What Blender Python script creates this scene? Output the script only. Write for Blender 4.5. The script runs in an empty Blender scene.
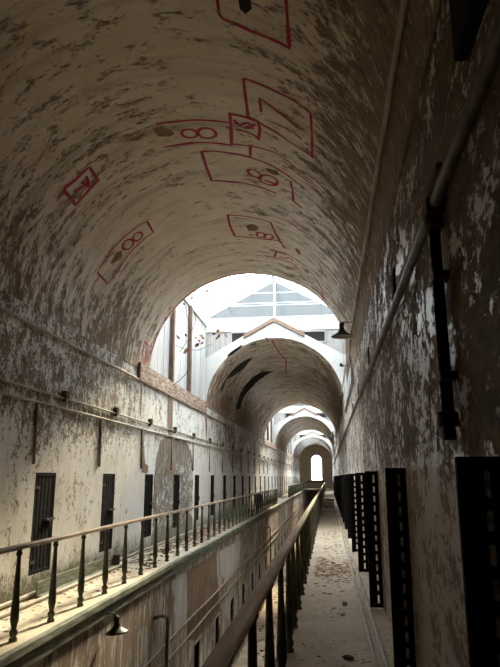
import bpy, bmesh, math, random
from mathutils import Vector, Matrix, noise
random.seed(7)
SC = bpy.context.scene
COL = SC.collection
PI = math.pi

# ------------------------------------------------------------------ measures
EYE = 1.55
XL, XR = -3.94, 0.62            # faces of the long walls
CX = (XL + XR) / 2              # axis of the vault
RV = (XR - XL) / 2              # vault radius
SPR = 3.80                      # spring line of the vault
ZLOW = -3.95                    # lower storey floor
YBACK, YEND = -14.5, 90.0
VAULTS = [(-14.5, 13.4), (20.1, 39.8), (47.7, 62.0), (73.0, 90.0)]
GAPS = [(13.4, 20.1), (39.8, 47.7), (62.0, 73.0)]

# ------------------------------------------------------------------ camera
F = 620.0
VPX, VPY = 328.0, 477.0
d = Vector(((VPX - 250) / F, (VPY - 333.5) / F, 1)).normalized()      # corridor axis in camera space (x right, y down)
u = Vector((0, -d.z, d.y)).normalized()
r = (-u).cross(d)
if r.x < 0: r = -r
ROT = Matrix((r, d, u))         # camera space -> world
cam = bpy.data.cameras.new('camera')
cam.sensor_fit = 'HORIZONTAL'; cam.sensor_width = 36; cam.lens = F / 500 * 36
cam.clip_start = 0.05; cam.clip_end = 400
co = bpy.data.objects.new('camera', cam); COL.objects.link(co)
ax, ay, az = ROT.col[0], -ROT.col[1], -ROT.col[2]
co.matrix_world = Matrix(((ax.x, ay.x, az.x, 0), (ax.y, ay.y, az.y, 0), (ax.z, ay.z, az.z, EYE), (0, 0, 0, 1)))
SC.camera = co

def ray(x, y):
    return ROT @ Vector(((x - 250) / F, (y - 333.5) / F, 1))
def at_plane(x, y, axis, val):
    v = ray(x, y); o = Vector((0, 0, EYE))
    return o + v * ((val - o[axis]) / v[axis])
def on_vault(x, y):
    """survey reading of a mark on the vault: angle round the arch, distance along"""
    v = ray(x, y); oz = EYE - SPR
    a = v.x * v.x + v.z * v.z
    b = 2 * (-CX * v.x + oz * v.z)
    c = CX * CX + oz * oz - RV * RV
    t = (-b + math.sqrt(max(b * b - 4 * a * c, 0))) / (2 * a)
    return math.atan2(oz + v.z * t, v.x * t - CX), v.y * t

# ------------------------------------------------------------------ node helper
class NT:
    def __init__(s, name):
        s.m = bpy.data.materials.new(name); s.m.use_nodes = True
        s.t = s.m.node_tree; s.t.nodes.clear()
        s.out = s.n('ShaderNodeOutputMaterial')
    def n(s, t, **k):
        q = s.t.nodes.new(t)
        for a, v in k.items(): setattr(q, a, v)
        return q
    def l(s, a, b): s.t.links.new(a, b)
    def setin(s, sock, v):
        if hasattr(v, 'is_linked') or isinstance(v, bpy.types.NodeSocket): s.l(v, sock)
        else:
            if isinstance(v, (tuple, list)) and len(v) == 3 and sock.type == 'RGBA': v = (*v, 1)
            sock.default_value = v
    def coords(s, kind='Object', scale=(1, 1, 1), rot=(0, 0, 0)):
        tc = s.n('ShaderNodeTexCoord'); mp = s.n('ShaderNodeMapping')
        mp.inputs['Scale'].default_value = scale; mp.inputs['Rotation'].default_value = rot
        s.l(tc.outputs[kind], mp.inputs['Vector']); return mp.outputs[0]
    def noise(s, co, scale, detail=4, rough=.55, dist=0.0):
        q = s.n('ShaderNodeTexNoise'); s.l(co, q.inputs['Vector'])
        q.inputs['Scale'].default_value = scale; q.inputs['Detail'].default_value = detail
        q.inputs['Roughness'].default_value = rough; q.inputs['Distortion'].default_value = dist
        return q.outputs[0]
    def voro(s, co, scale, feat='F1', out='Distance'):
        q = s.n('ShaderNodeTexVoronoi', feature=feat); s.l(co, q.inputs['Vector'])
        q.inputs['Scale'].default_value = scale; return q.outputs[out]
    def math(s, op, a, b=0.0, c=0.0):
        q = s.n('ShaderNodeMath', operation=op)
        for i, v in enumerate((a, b, c)): s.setin(q.inputs[i], v)
        return q.outputs[0]
    def rng(s, v, a, b, c=0.0, e=1.0):
        q = s.n('ShaderNodeMapRange'); s.setin(q.inputs[0], v)
        for i, k in enumerate((a, b, c, e)): q.inputs[i + 1].default_value = k
        return q.outputs[0]
    def mix(s, f, a, b, mode='MIX'):
        q = s.n('ShaderNodeMix', data_type='RGBA', blend_type=mode)
        s.setin(q.inputs[0], f); s.setin(q.inputs[6], a); s.setin(q.inputs[7], b)
        return q.outputs[2]
    def sep(s, kind='Object'):
        tc = s.n('ShaderNodeTexCoord'); q = s.n('ShaderNodeSeparateXYZ'); s.l(tc.outputs[kind], q.inputs[0]); return q.outputs
    def bsdf(s, col, rough=.8, metal=0.0, height=None, bstr=.5, bdist=.02, spec=.3):
        q = s.n('ShaderNodeBsdfPrincipled')
        s.setin(q.inputs['Base Color'], col); s.setin(q.inputs['Roughness'], rough); s.setin(q.inputs['Metallic'], metal)
        q.inputs['Specular IOR Level'].default_value = spec
        if height is not None:
            b = s.n('ShaderNodeBump'); b.inputs['Strength'].default_value = bstr; b.inputs['Distance'].default_value = bdist
            s.l(height, b.inputs['Height']); s.l(b.outputs[0], q.inputs['Normal'])
        s.l(q.outputs[0], s.out.inputs[0]); return s.m

def simple(name, c1, c2, scale=8, rough=.75, metal=0.0, stretch=(1, 1, 1), bstr=.3, spec=.3):
    n = NT(name); co = n.coords('Object', stretch)
    a = n.noise(co, scale, 6, .6); f = n.rng(a, .38, .62)
    return n.bsdf(n.mix(f, c1, c2), rough, metal, a, bstr, .01, spec)

def peel(name, kind, stretch, paint, under, thr, fine=5.0, soft=.03, big=.6, bigk=.5, zone=None, stain=(.35, .28, .2), stain_k=.5, streak=(1, 1, 1), streak_scale=3, gloss=.45, patch=None, foot=None, speck=.75, foot_col=(.17, .18, .115)):
    """old limewash or paint flaking off brown plaster"""
    n = NT(name); co = n.coords(kind, stretch); c0 = n.coords(kind)
    f1 = n.noise(co, fine, 9, .7, .3)
    f2 = n.noise(co, fine * 4.2, 6, .7, .25)
    b = n.noise(c0, big, 5, .62)
    v = n.math('ADD', f1, n.math('MULTIPLY', n.math('SUBTRACT', f2, .5), speck))
    v = n.math('ADD', v, n.math('MULTIPLY', n.math('SUBTRACT', b, .5), bigk))
    if zone: v = n.math('ADD', v, zone(n))
    pm = None
    if patch:
        pm = patch(n); v = n.math('SUBTRACT', v, n.math('MULTIPLY', pm, .34))
    mask = n.rng(v, thr - soft, thr + soft)
    p = n.mix(n.rng(n.noise(c0, 1.7, 5), .35, .65), paint[0], paint[1])
    st = n.noise(n.coords(kind, streak), streak_scale, 6, .6, .3)
    p = n.mix(n.math('MULTIPLY', n.rng(st, .5, .72), stain_k), p, stain)
    p = n.mix(n.rng(n.noise(co, fine * 2.4, 7, .75), .56, .72, 0, .45), p, stain)
    g = n.mix(n.rng(n.noise(co, fine * 1.6, 6, .7), .36, .62), under[0], under[1])
    if pm is not None:
        g = n.mix(pm, g, n.mix(n.rng(n.noise(n.coords(kind, (2, 2, .4)), 4, 7, .7), .38, .6), (.11, .09, .068), (.28, .24, .185)))
    colr = n.mix(mask, g, p)
    if foot: colr = n.mix(foot(n), colr, foot_col)
    h = n.math('ADD', mask, n.math('MULTIPLY', f2, .8))
    return n.bsdf(colr, n.math('SUBTRACT', .92, n.math('MULTIPLY', mask, .92 - gloss)), 0, h, .8, .014, .4)

def zone_left(n):
    o = n.sep()
    low = n.rng(o[2], 1.75, 2.35, .13, -.02)            # cleaner paint below the conduits
    foot = n.rng(o[2], .0, .45, -.2, 0)                  # damp foot of the wall
    far = n.math('ADD', n.rng(o[1], 10.5, 15.0, 0, .14), n.rng(o[1], 20.0, 24.0, 0, -.15))
    return n.math('ADD', n.math('ADD', low, foot), far)
def patch_left(n):
    """big arched patch where the plaster has fallen off"""
    o = n.sep()
    wob = n.math('MULTIPLY', n.math('SUBTRACT', n.noise(n.coords('Object'), 2.5, 5, .6), .5), .5)
    py = n.math('POWER', n.math('ABSOLUTE', n.math('DIVIDE', n.math('SUBTRACT', o[1], 16.25), 2.15)), 4.0)
    pz = n.math('POWER', n.math('ABSOLUTE', n.math('DIVIDE', o[2], 2.52)), 5.0)
    return n.rng(n.math('ADD', n.math('ADD', py, pz), wob), .94, 1.06, 1, 0)
def foot_left(n):
    o = n.sep()
    a = n.noise(n.coords('Object'), 5, 5, .65)
    return n.math('MULTIPLY', n.rng(n.math('ADD', o[2], n.math('MULTIPLY', n.math('SUBTRACT', a, .5), .5)), .15, .42, 1, 0), .7)
def foot_right(n):
    o = n.sep()
    a = n.noise(n.coords('Object', (2, 2, .5)), 3, 5, .65)
    return n.math('MULTIPLY', n.rng(n.math('ADD', o[2], n.math('MULTIPLY', n.math('SUBTRACT', a, .5), .6)), 1.5, 1.75, 1, 0), .62)
def zone_right(n):
    o = n.sep()
    return n.math('ADD', n.rng(o[2], 1.35, 1.8, .10, 0), n.rng(o[1], 7, 14, 0, .09))
def zone_vault(n):
    o = n.sep()
    return n.math('ADD', n.rng(o[2], 4.1, 5.6, -.09, .085), n.math('ADD', n.rng(o[0], -1.3, .35, .0, -.085), n.rng(o[1], 16, 19, 0, -.07)))

M = {}
M['wall_left'] = peel('flaking white paint', 'Object', (1, 1, .75), ((.84, .83, .80), (.76, .73, .65)), ((.16, .115, .07), (.30, .235, .155)), .5, 7.0, .035, .7, .4, zone_left, (.52, .46, .36), .55, (2.2, 2.2, .35), 1.6, .5, patch_left, foot_left)
M['wall_right'] = peel('flaking dark paint', 'Object', (1.0, .75, 1.15), ((.84, .81, .77), (.56, .47, .37)), ((.085, .055, .034), (.22, .155, .1)), .56, 3.6, .03, 1.1, .5, zone_right, (.24, .17, .11), .6, (3, 3, .3), 1.6, .3, None, foot_right, .95, (.40, .295, .195))
M['vault'] = peel('limewashed vault plaster', 'UV', (.55, 1.2, 1), ((.84, .755, .63), (.74, .635, .49)), ((.16, .105, .068), (.34, .255, .17)), .455, 4.6, .05, .5, .42, zone_vault, (.36, .28, .19), .8, (.16, 1.5, 1), 2.6, .40, None, None, .6)
M['gable_white'] = peel('white gable plaster', 'Object', (1, 1, 1), ((.45, .45, .44), (.39, .39, .38)), ((.4, .35, .28), (.5, .46, .4)), .3, 5, .03, .7, .3, None, (.5, .47, .42), .4)
M['lower_wall'] = peel('lower wall plaster', 'Object', (1.3, 1.3, .28), ((.68, .65, .58), (.50, .45, .37)), ((.20, .14, .09), (.31, .235, .165)), .5, 2.2, .02, .6, .5, None, (.25, .17, .1), .6, (2.5, 2.5, .25), 1.6)
M['end_wall'] = peel('end wall plaster', 'Object', (1, 1, 1), ((.5, .44, .33), (.42, .36, .26)), ((.3, .23, .16), (.38, .31, .22)), .38, 2, .06)
M['brickpatch'] = simple('bare grey brown masonry', (.16, .125, .085), (.30, .255, .19), 6, .95, 0, (1, 1, .5), .6)
M['darkpatch'] = simple('damp black masonry', (.012, .012, .012), (.035, .032, .03), 5, .9)
M['brown_patch'] = simple('bare brown plaster', (.18, .12, .07), (.30, .21, .13), 7, .95, 0, (1, 1, .4), .6)
M['cell'] = simple('painted interior shade', (.010, .009, .008), (.02, .018, .015), 4, .95)  # near-black colour carries the shade of the unlit interiors
M['iron'] = simple('black iron', (.004, .004, .004), (.016, .014, .012), 12, .8, 0, (1, 1, 1), .3, .1)
M['iron_rust'] = simple('rusty iron', (.03, .022, .016), (.12, .075, .045), 9, .7, .2)
M['rail_green'] = simple('old green black paint on iron', (.045, .055, .035), (.14, .14, .095), 10, .55, .1, (1, 1, .5))
M['rail_wood'] = simple('worn brown handrail', (.22, .155, .10), (.42, .32, .22), 6, .5, 0, (4, .5, 4), .3, .4)
M['rail_wood_light'] = simple('worn pale handrail', (.64, .46, .27), (.80, .62, .40), 5, .8, 0, (5, .5, 5), .4, .4)
M['pipe_pale'] = simple('pale dusty pipe', (.32, .28, .21), (.50, .45, .36), 6, .6, 0, (1, .5, 1))
M['pipe_brown'] = simple('brown rusted conduit', (.17, .12, .08), (.33, .26, .18), 7, .7, 0, (1, .5, 1))
M['pipe_grey'] = simple('grey dusty pipe', (.06, .048, .037), (.17, .135, .10), 7, .5, .2, (1, .5, 1))
M['timber'] = simple('weathered red brown timber', (.13, .07, .045), (.42, .33, .26), 7, .85, 0, (4, .5, 4), .6)
M['timber_dark'] = simple('dark weathered timber', (.06, .038, .028), (.16, .105, .075), 6, .85, 0, (4, 4, .5), .5)
M['timber_mid'] = simple('brown rafter boards', (.09, .055, .04), (.24, .165, .125), 7, .85, 0, (4, .5, 4), .5)
M['timber_green'] = simple('grey green edge timber', (.12, .135, .095), (.31, .32, .245), 6, .85, 0, (4, .5, 4), .5)
M['leaf'] = simple('dry brown leaves', (.16, .075, .03), (.33, .17, .08), 20, .8)
M['lamp'] = simple('dull black enamel', (.02, .018, .016), (.06, .05, .04), 9, .45, .2)
M['lamp_inner'] = simple('dusty enamel', (.25, .22, .18), (.4, .36, .3), 9, .5)
M['frame_white'] = simple('white painted window frame', (.46, .46, .45), (.55, .55, .54), 6, .6)
M['chip'] = simple('plaster crumbs', (.26, .21, .15), (.62, .58, .5), 3, .95)
M['chip_brown'] = simple('brown rubble', (.14, .09, .055), (.3, .21, .14), 5, .95)
simple_grey = simple('grey glazing bars', (.42, .47, .5), (.55, .6, .63), 5, .6)
M['roof'] = simple('grey roofing', (.2, .2, .2), (.3, .3, .3), 3)

def plank_mat(name, c1, c2, dirt):
    n = NT(name); o = n.sep()
    co = n.coords('Object', (6, 6, .5)); a = n.noise(co, 4, 6, .65, .2)
    cell = n.math('FLOOR', n.math('MULTIPLY', n.math('ADD', o[0], o[1]), 4.0))
    wn = n.n('ShaderNodeTexWhiteNoise', noise_dimensions='1D'); n.l(cell, wn.inputs['W'])
    c = n.mix(wn.outputs[0], c1, c2)
    c = n.mix(n.rng(a, .52, .68, 0, .8), c, dirt)
    return n.bsdf(c, .85, 0, a, .4, .01)
M['planks_white'] = plank_mat('white washed boards', (.42, .43, .425), (.34, .345, .34), (.19, .17, .15))
M['planks_grey'] = plank_mat('grey weathered boards', (.33, .325, .31), (.22, .215, .205), (.12, .10, .085))

def floor_mat(name, c1, c2, c3, far=0):
    n = NT(name); co = n.coords('Object'); a = n.noise(co, 1.3, 6, .65, .3); b = n.noise(co, 14, 6, .7)
    c = n.mix(n.rng(a, .38, .62), c1, c2)
    c = n.mix(n.rng(b, .56, .66, 0, .75), c, c3)
    if far:                                         # colour turns browner further along the floor
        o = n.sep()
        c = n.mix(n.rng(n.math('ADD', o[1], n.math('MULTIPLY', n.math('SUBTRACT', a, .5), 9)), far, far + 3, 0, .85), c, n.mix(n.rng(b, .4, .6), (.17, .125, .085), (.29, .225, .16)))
    return n.bsdf(c, .9, 0, b, .5, .01)
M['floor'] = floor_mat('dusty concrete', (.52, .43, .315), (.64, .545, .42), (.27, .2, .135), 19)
M['floor_low'] = floor_mat('rubble earth', (.42, .32, .22), (.58, .46, .33), (.25, .18, .12))

def red_mat():
    n = NT('red spray paint'); co = n.coords('Object'); a = n.noise(co, 9, 5, .7)
    b = n.n('ShaderNodeBsdfPrincipled'); b.inputs['Base Color'].default_value = (.50, .03, .085, 1); b.inputs['Roughness'].default_value = .8
    t = n.n('ShaderNodeBsdfTransparent'); mx = n.n('ShaderNodeMixShader')
    n.l(n.rng(a, .34, .48, .4, .95), mx.inputs[0]); n.l(t.outputs[0], mx.inputs[1]); n.l(b.outputs[0], mx.inputs[2])
    n.l(mx.outputs[0], n.out.inputs[0]); return n.m
M['red'] = red_mat()
def glass_mat(name, tint, body, k):
    n = NT(name)
    t = n.n('ShaderNodeBsdfTransparent'); t.inputs[0].default_value = (*tint, 1)
    g = n.n('ShaderNodeBsdfGlossy'); g.inputs['Roughness'].default_value = .1
    tr = n.n('ShaderNodeBsdfTranslucent'); tr.inputs[0].default_value = (*body, 1)
    df = n.n('ShaderNodeBsdfDiffuse'); df.inputs[0].default_value = (*body, 1)
    m0 = n.n('ShaderNodeMixShader'); m0.inputs[0].default_value = .5
    n.l(tr.outputs[0], m0.inputs[1]); n.l(df.outputs[0], m0.inputs[2])
    m1 = n.n('ShaderNodeMixShader'); m1.inputs[0].default_value = k
    n.l(t.outputs[0], m1.inputs[1]); n.l(m0.outputs[0], m1.inputs[2])
    m2 = n.n('ShaderNodeMixShader'); m2.inputs[0].default_value = .04
    n.l(m1.outputs[0], m2.inputs[1]); n.l(g.outputs[0], m2.inputs[2])
    n.l(m2.outputs[0], n.out.inputs[0]); return n.m
M['glass'] = glass_mat('skylight glass', (.93, .96, .97), (.8, .85, .88), .12)
M['glass_blue'] = glass_mat('dusty blue gable glass', (.09, .108, .118), (.042, .051, .056), .95)

# ------------------------------------------------------------------ mesh helpers
class MB:
    def __init__(s): s.bm = bmesh.new()
    def box(s, x0, x1, y0, y1, z0, z1, mat=None):
        vs = [s.bm.verts.new(p) for p in ((x0, y0, z0), (x1, y0, z0), (x1, y1, z0), (x0, y1, z0), (x0, y0, z1), (x1, y0, z1), (x1, y1, z1), (x0, y1, z1))]
        if mat is not None:
            for v in vs: v.co = mat @ v.co
        for f in ((3, 2, 1, 0), (4, 5, 6, 7), (0, 1, 5, 4), (1, 2, 6, 5), (2, 3, 7, 6), (3, 0, 4, 7)):
            s.bm.faces.new([vs[i] for i in f])
        return s
    def quad(s, *p, mi=0):
        f = s.bm.faces.new([s.bm.verts.new(q) for q in p]); f.material_index = mi; return s
    def bar(s, a, b, w, h):
        a, b = Vector(a), Vector(b); dv = b - a; L = dv.length; z = dv / L
        up = Vector((0, 0, 1)) if abs(z.z) < .95 else Vector((0, 1, 0))
        x = z.cross(up).normalized(); y = x.cross(z)
        m = Matrix(((x.x, y.x, z.x, a.x), (x.y, y.y, z.y, a.y), (x.z, y.z, z.z, a.z), (0, 0, 0, 1)))
        return s.box(-w / 2, w / 2, -h / 2, h / 2, 0, L, m)
    def tube(s, pts, rad, n=10, caps=True):
        pts = [Vector(p) for p in pts]; rings = []
        rr = rad if isinstance(rad, (list, tuple)) else [rad] * len(pts)
        px = None
        for i, p in enumerate(pts):
            t = (pts[min(i + 1, len(pts) - 1)] - pts[max(i - 1, 0)]).normalized()
            if px is None:
                up = Vector((0, 0, 1)) if abs(t.z) < .9 else Vector((1, 0, 0)); x = t.cross(up).normalized()
            else:
                x = (px - t * px.dot(t)).normalized()
            px = x; y = t.cross(x)
            rings.append([s.bm.verts.new(p + (x * math.cos(k * 2 * PI / n) + y * math.sin(k * 2 * PI / n)) * rr[i]) for k in range(n)])
        for a, b in zip(rings, rings[1:]):
            for k in range(n):
                f = s.bm.faces.new((a[k], a[(k + 1) % n], b[(k + 1) % n], b[k])); f.smooth = True
        if caps: s.bm.faces.new(rings[0][::-1]); s.bm.faces.new(rings[-1])
        return s
    def lathe(s, prof, n=12, m=None, caps=True):
        rings = []
        for rr, z in prof:
            rings.append([s.bm.verts.new((rr * math.cos(k * 2 * PI / n), rr * math.sin(k * 2 * PI / n), z)) for k in range(n)])
        if m is not None:
            for q in rings:
                for v in q: v.co = m @ v.co
        for a, b in zip(rings, rings[1:]):
            for k in range(n):
                f = s.bm.faces.new((a[k], a[(k + 1) % n], b[(k + 1) % n], b[k])); f.smooth = True
        if caps: s.bm.faces.new(rings[0][::-1]); s.bm.faces.new(rings[-1])
        return s
    def shift(s, v):
        bmesh.ops.translate(s.bm, verts=s.bm.verts, vec=v); return s
    def build(s, name, mat, parent=None, bevel=0, weld=False):
        bm = s.bm
        if weld: bmesh.ops.remove_doubles(bm, verts=bm.verts, dist=1e-4)
        me = bpy.data.meshes.new(name); bm.to_mesh(me); bm.free()
        for q in (mat if isinstance(mat, list) else [mat]): me.materials.append(q)
        o = bpy.data.objects.new(name, me); COL.objects.link(o)
        if parent: o.parent = parent
        if bevel:
            b = o.modifiers.new('bevel', 'BEVEL'); b.width = bevel; b.segments = 2; b.limit_method = 'ANGLE'
        return o

def tag(o, label, cat, group=None, kind=None):
    o['label'] = label; o['category'] = cat
    if group: o['group'] = group
    if kind: o['kind'] = kind
    return o
def struct(o): o['kind'] = 'structure'; return o
def empty(name, loc=(0, 0, 0), rz=0):
    o = bpy.data.objects.new(name, None); COL.objects.link(o); o.location = loc; o.rotation_euler = (0, 0, rz); o.empty_display_size = .2
    return o
def copy_tree(o, parent=None):
    c = o.copy(); COL.objects.link(c)
    if parent: c.parent = parent
    for ch in list(o.children): copy_tree(ch, c)
    return c
ORD = ['first', 'second', 'third', 'fourth', 'fifth', 'sixth', 'seventh', 'eighth', 'ninth', 'tenth', 'eleventh', 'twelfth', 'thirteenth', 'fourteenth', 'fifteenth', 'sixteenth', 'seventeenth', 'eighteenth', 'nineteenth', 'twentieth'] + ['twenty-' + q for q in ('first', 'second', 'third', 'fourth', 'fifth', 'sixth', 'seventh', 'eighth', 'ninth')] + ['thirtieth', 'thirty-first', 'thirty-second', 'thirty-third']

# ------------------------------------------------------------------ walls with door openings
def wall(name, x, out, y0, y1, z0, z1, doors, mats, depth=1.1, jamb=.22):
    """a long wall whose face is at x; out = +1/-1 is the way its thickness goes; doors = (ya, yb, za, zb)"""
    m = MB()
    def face(ya, yb, za, zb):
        m.quad((x, ya, za), (x, yb, za), (x, yb, zb), (x, ya, zb))
    y = y0
    for (a, b, za, zb) in doors:
        face(y, a, z0, z1)
        if za > z0: face(a, b, z0, za)
        face(a, b, zb, z1)
        xo = x + out * depth; xi = x + out * jamb
        for p in (((x, a, za), (xi, a, za), (xi, a, zb), (x, a, zb)), ((x, b, za), (xi, b, za), (xi, b, zb), (x, b, zb)),
                  ((x, a, za), (x, b, za), (xi, b, za), (xi, a, za)), ((x, a, zb), (x, b, zb), (xi, b, zb), (xi, a, zb))):
            m.quad(*p)
        for p in (((xi, a, za), (xo, a, za), (xo, a, zb), (xi, a, zb)), ((xi, b, za), (xo, b, za), (xo, b, zb), (xi, b, zb)),
                  ((xi, a, za), (xi, b, za), (xo, b, za), (xo, a, za)), ((xi, a, zb), (xi, b, zb), (xo, b, zb), (xo, a, zb)),
                  ((xo, a, za), (xo, b, za), (xo, b, zb), (xo, a, zb))):
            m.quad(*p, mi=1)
        y = b
    face(y, y1, z0, z1)
    return struct(m.build(name, mats))

LD = [(8.22 + 2.6 * k, 8.88 + 2.6 * k, .28, 1.61) for k in range(31)]
RD = [(2.34 + 2.88 * k, 3.02 + 2.88 * k, .02, 1.62) for k in range(30)]
BD = [(14.15 + 2.57 * k, 14.80 + 2.57 * k, ZLOW + .08, -1.97) for k in range(24)]
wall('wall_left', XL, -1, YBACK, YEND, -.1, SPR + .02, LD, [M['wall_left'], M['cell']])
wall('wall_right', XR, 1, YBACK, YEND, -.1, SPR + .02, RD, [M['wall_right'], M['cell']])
XBL, XBR = -2.93, -.45
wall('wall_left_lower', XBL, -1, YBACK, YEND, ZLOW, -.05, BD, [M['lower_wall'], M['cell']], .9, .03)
wall('wall_right_lower', XBR, 1, YBACK, YEND, ZLOW, -.05, [], [M['lower_wall'], M['cell']])

struct(MB().box(XBL - .3, XBR + .3, YBACK, YEND, ZLOW - .2, ZLOW).build('floor', M['floor_low']))
M['floor_pale'] = floor_mat('pale dusty concrete', (.60, .52, .39), (.72, .64, .50), (.38, .3, .21), 13)
struct(MB().box(XL - .05, -2.9, YBACK, YEND, -.22, 0).build('floor_left', M['floor_pale']))
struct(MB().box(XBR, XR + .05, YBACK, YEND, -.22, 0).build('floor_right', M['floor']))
def edge(name, x0, x1):
    m = MB(); s = 1 if x1 > x0 else -1
    m.box(min(x0, x1), max(x0, x1), YBACK, YEND, -.07, .012)
    xa, xb = x0, x1 - s * .035
    m.box(min(xa, xb), max(xa, xb), YBACK, YEND, -.22, -.0705)
    return struct(m.build(name, M['timber_green'], None, .008))
edge('trim_1', -2.93, -2.85)
edge('trim_2', XBR + .02, XBR - .05)

# back wall behind the camera and the end wall with its arched window
struct(MB().box(XL - .3, XR + .3, YBACK - .3, YBACK, ZLOW, SPR + RV + .1).build('wall_back', M['wall_right']))
WX, WW, WB, WS = -1.56, .80, 1.02, 3.85     # window axis, half width, sill and spring heights
def end_wall():
    m = MB(); y = YEND; N = 24
    m.quad((XL, y, ZLOW), (XR, y, ZLOW), (XR, y, WB), (XL, y, WB))
    m.quad((XL, y, WB), (WX - WW, y, WB), (WX - WW, y, WS), (XL, y, WS))
    m.quad((WX + WW, y, WB), (XR, y, WB), (XR, y, WS), (WX + WW, y, WS))
    zt = SPR + RV + .3
    for i in range(N):
        a, b = PI * i / N, PI * (i + 1) / N
        pa = (WX + WW * math.cos(a), y, WS + WW * math.sin(a)); pb = (WX + WW * math.cos(b), y, WS + WW * math.sin(b))
        def outer(t):
            c, s = math.cos(t), math.sin(t); k = min(((XR - WX) if c > 0 else (WX - XL)) / abs(c) if abs(c) > 1e-6 else 99, (zt - WS) / s if s > 1e-6 else 99)
            return (WX + c * k, y, WS + s * k)
        m.quad(pa, outer(a), outer(b), pb)
        m.quad(pa, pb, (pb[0], y + .5, pb[2]), (pa[0], y + .5, pa[2]))
    for x in (WX - WW, WX + WW): m.quad((x, y, WB), (x, y + .5, WB), (x, y + .5, WS), (x, y, WS))
    m.quad((WX - WW, y, WB), (WX + WW, y, WB), (WX + WW, y + .5, WB), (WX - WW, y + .5, WB))
    m.quad((XL - .5, y, zt - .02), (XL, y, zt - .02), (XL, y, WS), (XL - .5, y, WS))
    struct(m.build('wall_end', M['end_wall']))
    w = struct(empty('window_1', (WX, YEND + .2, WB)))
    f = MB()
    def archpts(rad, n=20): return [(-rad, 0)] + [(rad * math.cos(PI - PI * i / n), WS - WB + rad * math.sin(PI * i / n)) for i in range(n + 1)] + [(rad, 0)]
    A, B = archpts(WW), archpts(WW - .1)
    for i in range(len(A) - 1):
        for yy in (-.05, .05):
            f.quad((A[i][0], yy, A[i][1]), (A[i + 1][0], yy, A[i + 1][1]), (B[i + 1][0], yy, B[i + 1][1]), (B[i][0], yy, B[i][1]))
        f.quad((B[i][0], -.05, B[i][1]), (B[i + 1][0], -.05, B[i + 1][1]), (B[i + 1][0], .05, B[i + 1][1]), (B[i][0], .05, B[i][1]))
    f.box(-WW, WW, -.05, .05, 0, .1)
    f.build('window_frame', M['frame_white'], w)
    f = MB(); f.box(-.02, .02, -.02, .02, .1, WS - WB + WW - .1)
    for k in range(1, 5): f.box(-WW + .1, WW - .1, -.02, .02, k * .62 - .015, k * .62 + .015)
    f.build('glazing_bars', M['frame_white'], w)
    g = MB(); P = archpts(WW - .08)
    g.bm.faces.new([g.bm.verts.new((p[0], 0, p[1])) for p in P])
    g.build('window_glass', M['glass'], w)
    # moulded surround and sill
    s = MB(); A, B = archpts(WW + .34), archpts(WW)
    for i in range(len(A) - 1):
        s.quad((A[i][0], -.32, A[i][1]), (A[i + 1][0], -.32, A[i + 1][1]), (B[i + 1][0], -.32, B[i + 1][1]), (B[i][0], -.32, B[i][1]))
        s.quad((A[i][0], -.32, A[i][1]), (A[i + 1][0], -.32, A[i + 1][1]), (A[i + 1][0], -.2, A[i + 1][1]), (A[i][0], -.2, A[i][1]))
        s.quad((B[i][0], -.32, B[i][1]), (B[i + 1][0], -.32, B[i + 1][1]), (B[i + 1][0], -.2, B[i + 1][1]), (B[i][0], -.2, B[i][1]))
    s.build('window_surround', M['gable_white'], w)
    MB().box(-WW - .5, WW + .5, -.5, .0, -.18, -.01).build('window_sill', M['timber_dark'], w)
end_wall()

# ------------------------------------------------------------------ vaults
def vr(th, y):
    """radius of the uneven plaster vault"""
    return RV - .018 * (noise.noise(Vector((th * 2.2, y * .5, 3.1))) + .5 * noise.noise(Vector((th * 6, y * 1.6, 8)))) - .01
def vpt(th, y, off=0):
    q = vr(th, y) - off
    return Vector((CX + q * math.cos(th), y, SPR + q * math.sin(th)))
def vault(name, y0, y1):
    m = MB(); uv = m.bm.loops.layers.uv.new('UVMap'); NA = 72; NY = max(2, int((y1 - y0) / .3)); g = []
    for j in range(NY + 1):
        y = y0 + (y1 - y0) * j / NY; row = []
        for i in range(NA + 1):
            th = PI * i / NA; yy = y
            if j in (0, NY): yy += .025 * noise.noise(Vector((th * 9, y, 1)))
            row.append((m.bm.verts.new(vpt(th, yy)), th * RV, yy))
        g.append(row)
    for j in range(NY):
        for i in range(NA):
            c = (g[j][i], g[j][i + 1], g[j + 1][i + 1], g[j + 1][i])
            f = m.bm.faces.new([q[0] for q in c]); f.smooth = True
            for l, q in zip(f.loops, c): l[uv].uv = (q[1], q[2])
    o = struct(m.build(name, M['vault']))
    return o
for i, (a, b) in enumerate(VAULTS):
    vault('ceiling' if i == 0 else 'ceiling_%d' % (i + 1), a, b)
VAULT_OBJS = [bpy.data.objects['ceiling'], bpy.data.objects['ceiling_2'], bpy.data.objects['ceiling_3'], bpy.data.objects['ceiling_4']]

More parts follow.
